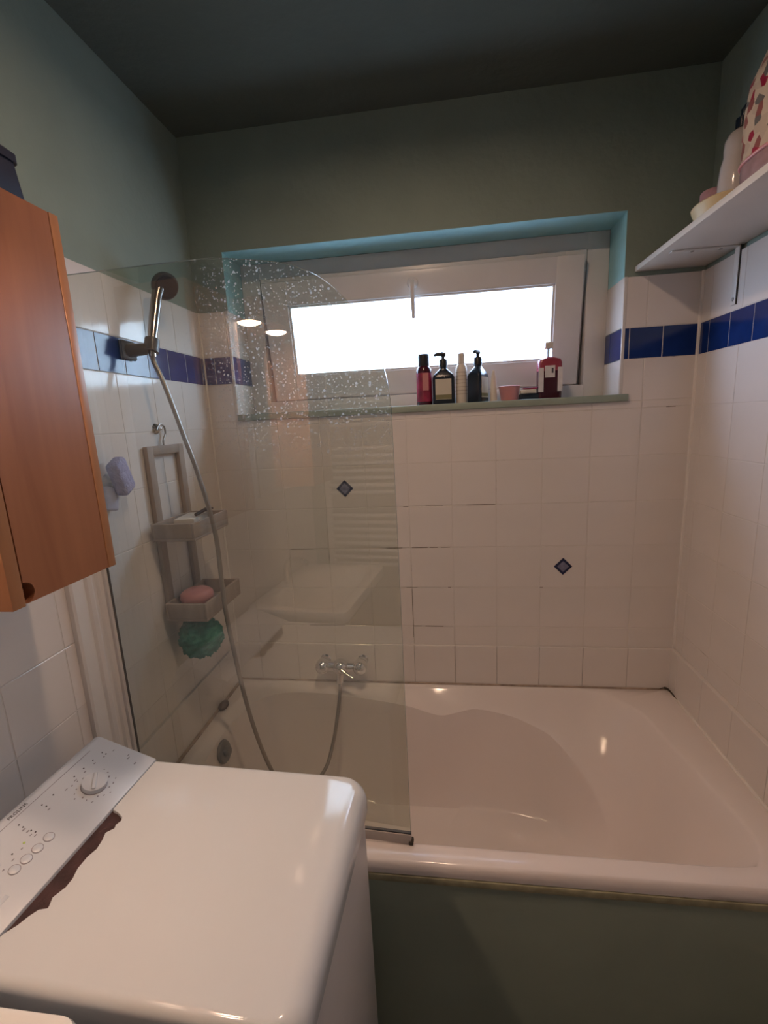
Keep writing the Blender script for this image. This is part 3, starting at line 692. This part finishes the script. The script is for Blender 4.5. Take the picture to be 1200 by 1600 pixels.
# dial
dl = pdisc('program_dial', .0625, loc_y(-.9125), .0215, .0, .010, ENAMP, 32)
fb = box('dial_grip', -.019, .019, -.0035, .0035, .010, .0135, ENAMP, dl, .0015); fb.rotation_euler = (0, 0, .6)
lathe_obj('dial_ring', [(.0218, 0), (.0228, 0), (.0228, .0009), (.0218, .0009)], GREYL, dl, cap=False, seg=32)
dots = [(.1032, -.8431), (.0946, -.8429), (.1051, -.8662), (.1059, -.8894), (.1066, -.9116), (.1088, -.9578), (.1094, -.9811), (.101, -.9805), (.1113, -1.0246), (.1025, -1.0249), (.0866, -1.025), (.0787, -1.0244), (.0795, -1.0661), (.0816, -1.0865)]
for u, y in dots: pdisc('indicator_lamp', u, loc_y(y), .0014, -.0004, .0006, GREYD, 10)
pdisc('lit_indicator', .0791, loc_y(-1.0452), .0020, -.0004, .0006, mat('green_indicator', (.45, .60, .15), .5, .05), 10)['label'] = 'faint green indicator'
for u, y in ((.0533, -1.0233), (.0535, -1.0449), (.0546, -1.0646), (.0564, -1.0837)):
    b_ = pdisc('push_button', u, loc_y(y), .0075, -.0004, .0012, ENAMP, 20)
    lathe_obj('button_ring', [(.0078, 0), (.0086, 0), (.0086, .0006), (.0078, .0006)], GREYL, b_, cap=False, seg=20)
# printed symbols round the dial and along the panel
rr = random.Random(3)
def mark(u, y, w_, h_, rot, m=GREYL):
    o = box('printed_symbol', -w_/2, w_/2, -h_/2, h_/2, -.0004, .0004, m, pan)
    o.matrix_local = Matrix.Translation(pp3(u, y)) @ PR3.to_4x4() @ Matrix.Rotation(rot, 4, 'Z')
for k in range(22):
    a = math.radians(-20+k*17)
    if 4 <= k <= 5: continue
    R_ = .0295+(k % 3)*.0045
    mark(.0625+math.sin(a)*R_*.95, loc_y(-.9125)+math.cos(a)*R_*1.0, rr.uniform(.0018, .0038), rr.uniform(.0012, .0022), rr.uniform(-.5, .5), GREYL)
for u, y in ((.055, -.826), (.050, -.832), (.088, -.829), (.030, -.838), (.093, -.850), (.097, -.871), (.098, -.895), (.099, -.917), (.098, -.940), (.093, -.983), (.098, -1.028), (.090, -1.028), (.081, -1.031), (.074, -1.029), (.074, -1.054), (.071, -1.073), (.07, -1.09)):
    mark(u, loc_y(y), rr.uniform(.003, .006), rr.uniform(.0014, .0024), 0)
ln = box('panel_line', -.12, .12, -.0005, .0005, -.0004, .0003, GREYL, pan); ln.matrix_local = Matrix.Translation(pp3(.1265, loc_y(-.97))) @ PR3.to_4x4()
hl = box('drawer_grip', -.014, .014, -.0035, .0035, -.0004, .0008, ENAMP, pan, .0003); hl.matrix_local = Matrix.Translation(pp3(.034, loc_y(-1.130))) @ PR3.to_4x4()
hl2 = box('drawer_grip_line', -.0145, .0145, -.0043, -.0037, -.0004, .0008, GREYL, pan); hl2.matrix_local = hl.matrix_local
fc = bpy.data.curves.new('lettering', 'FONT'); fc.body = 'PROLINE'; fc.size = .0085; fc.align_x = 'CENTER'; fc.align_y = 'CENTER'; fc.extrude = .0002; fc.space_character = 1.1
fo = bpy.data.objects.new('lettering_curve', fc); COL.objects.link(fo)
bpy.context.view_layer.update()
tm = bpy.data.meshes.new_from_object(fo.evaluated_get(bpy.context.evaluated_depsgraph_get()))
bpy.data.objects.remove(fo)
tm.materials.clear(); tm.materials.append(GREYD)
to = bpy.data.objects.new('brand_lettering', tm); COL.objects.link(to); to.parent = pan
to.matrix_local = Matrix.Translation(pp3(.1335, loc_y(-1.006), .0003)) @ PR3.to_4x4()
to['label'] = 'dark brand lettering printed on the panel'

# ------------------------------------------------------------------ washbasin next to the machine
wb = tag(empty('washbasin', (-.501, -1.522, .022)), 'white ceramic washbasin corner at the near end of the washing machine', 'washbasin')
bm = bmesh.new(); secs = []
def rr2(hx, hy, r): return rrect(hx, hy, r, 6)
L_ = []
for hx, hy, r, z in ((.10, .14, .05, .70), (.15, .22, .05, .74), (.180, .270, .035, .80), (.200, .279, .030, .812), (.201, .280, .030, .842), (.198, .277, .028, .850), (.192, .271, .025, .852), (.150, .235, .06, .848), (.138, .220, .07, .835), (.11, .18, .07, .76), (.05, .08, .04, .735)):
    L_.append([bm.verts.new((u, v, z)) for u, v in rr2(hx, hy, r)])
n_ = len(L_[0]); bm.faces.new(L_[0][::-1]); bm.faces.new(L_[-1])
for a, b in zip(L_, L_[1:]):
    for i in range(n_): bm.faces.new((a[i], a[(i+1) % n_], b[(i+1) % n_], b[i]))
finish('bowl', bm, mat('white_ceramic', (.80, .775, .74), .12, .02), wb, True, 45)
finish('pedestal', loft(bmesh.new(), [(rrect(.09, .11, .04), -.022), (rrect(.07, .08, .04), .08), (rrect(.07, .08, .04), .55), (rrect(.095, .12, .04), .705)]), ENAM, wb)
finish('basin_tap', tube(bmesh.new(), spline([(-.165, 0, .848), (-.165, 0, .92), (-.14, 0, .955), (-.08, 0, .955), (-.06, 0, .935)], 6), .011, 12), CHROME, wb)

# ------------------------------------------------------------------ behind the camera: towel radiator, door, ceiling lamp
rd = tag(empty('towel_radiator', (-.47, YR, .72)), 'white ladder towel radiator reflected in the shower glass', 'radiator')
RO = Vector((-.47, YR, .72))
for x in (-.667, -.273): 
    o = box('upright', x-.016, x+.016, YR+.05, YR+.085, .74, 1.76, RADM, rd, .008, 3); o.location = -RO
    for z in (.85, 1.66):
        q = box('wall_bracket', x-.01, x+.01, YR, YR+.051, z-.012, z+.012, RADM, rd, .003); q.location = -RO
z = .79
for cnt in (8, 7, 5):
    for k in range(cnt):
        o = finish('rail', tube(bmesh.new(), [(-.655, YR+.082, z), (-.47, YR+.085, z), (-.285, YR+.082, z)], .011, 10), RADM, rd); o.location = -RO
        z += .038
    z += .085
dr_ = tag(empty('door_1', (.38, YR, 0)), 'grey painted door behind the viewer', None, kind='structure')
DO = Vector((.38, YR, 0))
bm = bmesh.new(); bx(bm, -.06, .0, YR+.0005, YR+.022, 0, 2.10, .003); bx(bm, .76, .82, YR+.0005, YR+.022, 0, 2.10, .003); bx(bm, 0.0005, .7595, YR+.0005, YR+.022, 2.04, 2.10, .003)
finish('door_frame', bm, DOORM, dr_).location = -DO
o = box('door_leaf', .003, .757, YR+.0005, YR+.034, .01, 2.036, DOORM, dr_, .002); o.location = -DO
o = finish('door_handle', tube(bmesh.new(), [(.06, YR+.034, 1.03), (.06, YR+.075, 1.03), (.08, YR+.082, 1.03), (.17, YR+.082, 1.03)], .009, 10), CHROME, dr_); o.location = -DO
cl_ = tag(empty('ceiling_lamp', (.05, -.80, ZC)), 'small round ceiling spotlight above the tub edge', 'lamp')
lathe_obj('housing', [(.030, 0), (.062, 0), (.062, -.030), (.055, -.036), (.046, -.036), (.046, -.020), (.030, -.018)], RADM, cl_, cap=False)
lathe_obj('lens', [(.0, -.030), (.046, -.030), (.046, -.024), (.0, -.024)], CEILM, cl_, cap=False)

# ------------------------------------------------------------------ shelf on the right wall
sh = tag(empty('wall_shelf', (XR, -.4, 1.948)), 'white laminate shelf on the right wall above the blue tiles', 'shelf')
SO = Vector((XR, -.4, 1.948))
def sb_(name, *a, m=SHELF, r=.001):
    o = box(name, *a, m, sh, r); o.location = -SO; return o
sb_('board', .720, XR+.0065, -.95, .0065, 1.948, 1.963, r=.0012)
for y in (-.165, -.80):
    sb_('bracket_leg', XR-.0035, XR-.0005, y-.010, y+.010, 1.80, 1.9475, m=PVC); sb_('bracket_arm', .745, XR-.0036, y-.010, y+.010, 1.9445, 1.9477, m=PVC)
    sb_('bracket_shadow_strip', XR-.0022, XR-.0004, y-.0135, y-.0101, 1.80, 1.9475, m=MOULD_SHADOW, r=0)  # dark strip drawn in as the shadow beside the bracket leg
    for (xx, zz) in ((.800, 1.943), (.870, 1.943)):
        q = lathe_obj('screw', [(.0, 0), (.005, 0), (.004, -.002), (.0, -.0025)], STEEL, sh, cap=False, seg=12); q.location = Vector((xx, y, 1.9445))-SO
    q = lathe_obj('screw', [(.0, 0), (.005, 0), (.004, .002), (.0, .0025)], STEEL, sh, cap=False, seg=12); q.location = Vector((XR-.0036, y, 1.815))-SO; q.rotation_euler = (0, -math.pi/2, 0)
ST = 1.9632
dish = tag(empty('oval_dish', (.770, -.325, ST)), 'cream yellow oval dish on the front edge of the shelf', 'dish')
bm = bmesh.new(); L_ = []
for a_, b_, z in ((.026, .045, 0), (.034, .055, .004), (.043, .066, .026), (.045, .068, .033), (.043, .066, .036), (.039, .061, .030), (.03, .05, .009), (.01, .02, .007)):
    L_.append([bm.verts.new((a_*math.cos(2*math.pi*i/40), b_*math.sin(2*math.pi*i/40), z)) for i in range(40)])
bm.faces.new(L_[0][::-1]); bm.faces.new(L_[-1])
for a, b in zip(L_, L_[1:]):
    for i in range(40): bm.faces.new((a[i], a[(i+1) % 40], b[(i+1) % 40], b[i]))
finish('dish_body', bm, YELL, dish)
def bottle(name, loc, label, cat, rz=0, group=None):
    return tag(empty(name, loc, rz), label, cat, group)
b = bottle('pink_pot', (.835, -.180, ST), 'small pink pot with lid behind the yellow dish on the shelf', 'pot')
lathe_obj('pot', [(.0, 0), (.027, 0), (.029, .004), (.029, .085), (.0, .085)], PINK, b, cap=False); lathe_obj('lid', [(.0, .0855), (.030, .0855), (.030, .112), (.027, .116), (.0, .117)], mat('mauve_lid', (.50, .28, .30), .4, .2, 60), b, cap=False)
b = bottle('white_lotion_bottle', (.846, -.262, ST), 'glossy white lotion bottle with black pump on the shelf', 'bottle')
lathe_obj('body', [(.0, 0), (.038, 0), (.041, .006), (.041, .102), (.038, .139), (.033, .157), (.034, .171), (.033, .188), (.026, .204), (.014, .212), (.0, .213)], mat('glossy_white_bottle', (.66, .60, .57), .14, .04), b, cap=False)
lathe_obj('pump_collar', [(.0, .213), (.015, .213), (.015, .234), (.0, .234)], BLACKB, b, cap=False)
finish('pump_head', tube(bmesh.new(), [(0, 0, .232), (0, 0, .250), (.006, -.008, .257), (.024, -.03, .254)], [.006, .007, .009, .005], 10), BLACKB, b)
b = bottle('black_bottle', (.886, -.180, ST), 'slim black bottle half hidden behind the white lotion bottle', 'bottle')
lathe_obj('body', [(.0, 0), (.020, 0), (.021, .003), (.021, .15), (.010, .165), (.0, .166)], BLACKB, b, cap=False); lathe_obj('cap', [(.0, .166), (.012, .166), (.012, .19), (.0, .191)], DARK, b, cap=False)
b = bottle('toiletry_bag', (.820, -.482, ST), 'patterned cream and red toiletry bag at the near end of the shelf', 'bag')
def bagsec(hx, hy, n__=40, wob=0.0, ph=0):
    return [(hx*math.copysign(abs(math.cos(t))**.75, math.cos(t))*(1+wob*math.sin(5*t+ph)), hy*math.copysign(abs(math.sin(t))**.75, math.sin(t))*(1+wob*math.sin(4*t+ph))) for t in [2*math.pi*i/n__ for i in range(n__)]]
finish('bag_base', loft(bmesh.new(), [(bagsec(.052, .064), 0), (bagsec(.064, .077), .010), (bagsec(.069, .084), .032), (bagsec(.069, .085), .058)]), BAGB, b, True, 60)
finish('bag_body', loft(bmesh.new(), [(bagsec(.069, .085), .0583), (bagsec(.071, .087, 40, .015), .10), (bagsec(.070, .085, 40, .02, 1), .16), (bagsec(.065, .079, 40, .03, 2), .205), (bagsec(.048, .068, 40, .06, 3), .245), (bagsec(.030, .058, 40, .10, 1), .285), (bagsec(.010, .045, 40, .12, 2), .32)]), BAG, b, True, 60)
tube_obj('piping', [(q[0]*1.005, q[1]*1.005, .0585) for q in bagsec(.0695, .0855)]+[(.0695*1.005, 0, .0585)], .0035, PINK, b, 8)

# ------------------------------------------------------------------ bottles on the window sill
SZ = WZ0+.0004; SY = .058
b = bottle('red_shower_gel_bottle', (.0655, SY, SZ), 'dark crimson bottle with tall black cap at the left end of the sill row', 'bottle')
lathe_obj('body', [(.0, 0), (.025, 0), (.0265, .003), (.0265, .112), (.025, .122), (.019, .131), (.0, .132)], CRIMD, b, cap=False)
lathe_obj('label', [(.0267, .012), (.0269, .012), (.0269, .108), (.0267, .108)], CRIM, b, cap=False)
box('label_panel', -.004, .016, -.0274, -.020, .050, .107, PINKD, b)
lathe_obj('cap', [(.0, .132), (.0195, .132), (.0200, .135), (.0200, .166), (.0185, .171), (.0, .172)], DARK, b, cap=False)
def pump_bottle(x, label, rz, flip):
    b = bottle('pump_bottle', (x, SY, SZ), label, 'bottle', rz, 'black pump bottles on the window sill')
    finish('body', loft(bmesh.new(), [(rrect(.036, .024, .009), 0), (rrect(.0375, .0255, .010), .003), (rrect(.0375, .0255, .010), .088), (rrect(.034, .023, .012), .098), (rrect(.020, .016, .012), .112), (rrect(.0125, .0125, .012), .120), (rrect(.0125, .0125, .012), .126)]), BLACKB, b, True, 35)
    box('label', -.028, .026, -.0263, -.0250, .016, .084, LABEL, b)
    box('label_band', -.028, .026, -.0265, -.0250, .017, .032, mat('olive_label_band', (.22, .20, .10), .5, .1), b) if flip else box('label_band', -.028, .026, -.0265, -.0250, .02, .03, MATS['olive_label_band'], b)
    lathe_obj('pump_collar', [(.0, .126), (.0145, .126), (.0145, .146), (.012, .150), (.0, .150)], DARK, b, cap=False)
    lathe_obj('pump_stem', [(.0, .150), (.006, .150), (.006, .163), (.0, .163)], DARK, b, cap=False)
    finish('pump_nozzle', tube(bmesh.new(), [(.010, 0, .166), (-.004, 0, .168), (-.026, 0, .167), (-.031, 0, .163)], [.007, .008, .0055, .004], 10), DARK, b)
    return b
pump_bottle(.1325, 'black pump bottle with beige front label, nozzle to the left, beside the crimson bottle', 0, True)
b2 = pump_bottle(.2495, 'black pump bottle turned so its beige label faces right, beside the slim cream bottle', math.radians(62), False)
b = bottle('cream_bottle', (.1935, SY, SZ), 'slim cream bottle standing between the two black pump bottles', 'bottle')
lathe_obj('body', [(.0, 0), (.018, 0), (.0195, .003), (.0195, .112), (.017, .124), (.0125, .131), (.0, .132)], CREAM, b, cap=False)
for k in range(7): lathe_obj('label_stripe', [(.0196, .030+k*.012), (.0199, .030+k*.012), (.0199, .0325+k*.012), (.0196, .0325+k*.012)], mat('tan_stripe', (.5, .43, .35), .5, .05) if k == 0 else MATS['tan_stripe'], b, cap=False)
lathe_obj('cap', [(.0, .132), (.0125, .132), (.0125, .160), (.011, .166), (.0, .167)], CREAM, b, cap=False)
b = bottle('cream_tube', (.3015, SY, SZ), 'small white pointed tube standing on its cap left of the pink cup', 'tube')
lathe_obj('cap', [(.0, 0), (.012, 0), (.012, .026), (.0, .026)], CREAM, b, cap=False)
finish('tube_body', loft(bmesh.new(), [([(.011*math.cos(2*math.pi*i/20), .011*math.sin(2*math.pi*i/20)) for i in range(20)], .0262), ([(.0105*math.cos(2*math.pi*i/20), .009*math.sin(2*math.pi*i/20)) for i in range(20)], .05), ([(.008*math.cos(2*math.pi*i/20), .0045*math.sin(2*math.pi*i/20)) for i in range(20)], .085), ([(.0045*math.cos(2*math.pi*i/20), .0012*math.sin(2*math.pi*i/20)) for i in range(20)], .103)]), CREAM, b)
b = bottle('pink_cup', (.3535, .050, SZ), 'small plain pink plastic cup on the window sill', 'cup')
lathe_obj('cup_wall', [(.0, .0), (.027, 0), (.028, .002), (.035, .046), (.0365, .0475), (.035, .0485), (.033, .047), (.026, .005), (.0, .004)], PINK, b, cap=False)
b = bottle('makeup_box', (.415, .060, SZ), 'small dark box with cream and red lid right of the pink cup', 'box')
box('base', -.030, .034, -.022, .022, 0, .020, BLACKB, b, .003)
box('tray', -.026, .024, -.019, .019, .0203, .034, CREAM, b, .003)
box('lid', -.018, .030, -.017, .017, .0343, .0400, CRIM, b, .002)
b = bottle('red_soap_bottle', (.484, SY, SZ), 'dark red bottle with pale labels and beige cap, rightmost on the window sill', 'bottle')
finish('body', loft(bmesh.new(), [(rrect(.036, .022, .010), 0), (rrect(.038, .024, .011), .003), (rrect(.038, .024, .011), .070), (rrect(.038, .024, .011), .090)]), CRIMD, b, True, 35)
finish('shoulder', loft(bmesh.new(), [(rrect(.038, .024, .011), .0902), (rrect(.038, .024, .011), .116), (rrect(.034, .021, .012), .127), (rrect(.014, .013, .012), .134)]), mat('rose_shoulder', (.32, .05, .08), .3, .1), b, True, 35)
box('label', -.018, .014, -.0250, -.0235, .068, .106, WREDL, b); box('label_edge', -.0384, -.022, -.0247, -.0235, .022, .100, WREDL, b); box('label_edge', .023, .0384, -.0247, -.0235, .022, .100, WREDL, b)
box('label_print', .003, .009, -.0253, -.0245, .082, .098, GREYD, b)
lathe_obj('clear_neck', [(.0, .134), (.009, .134), (.0085, .162), (.0, .162)], mat('clear_neck_plastic', (.70, .78, .82), .1, .02, trans=.6), b, cap=False)
box('cap', -.016, .010, -.012, .012, .162, .183, CREAM, b, .004)
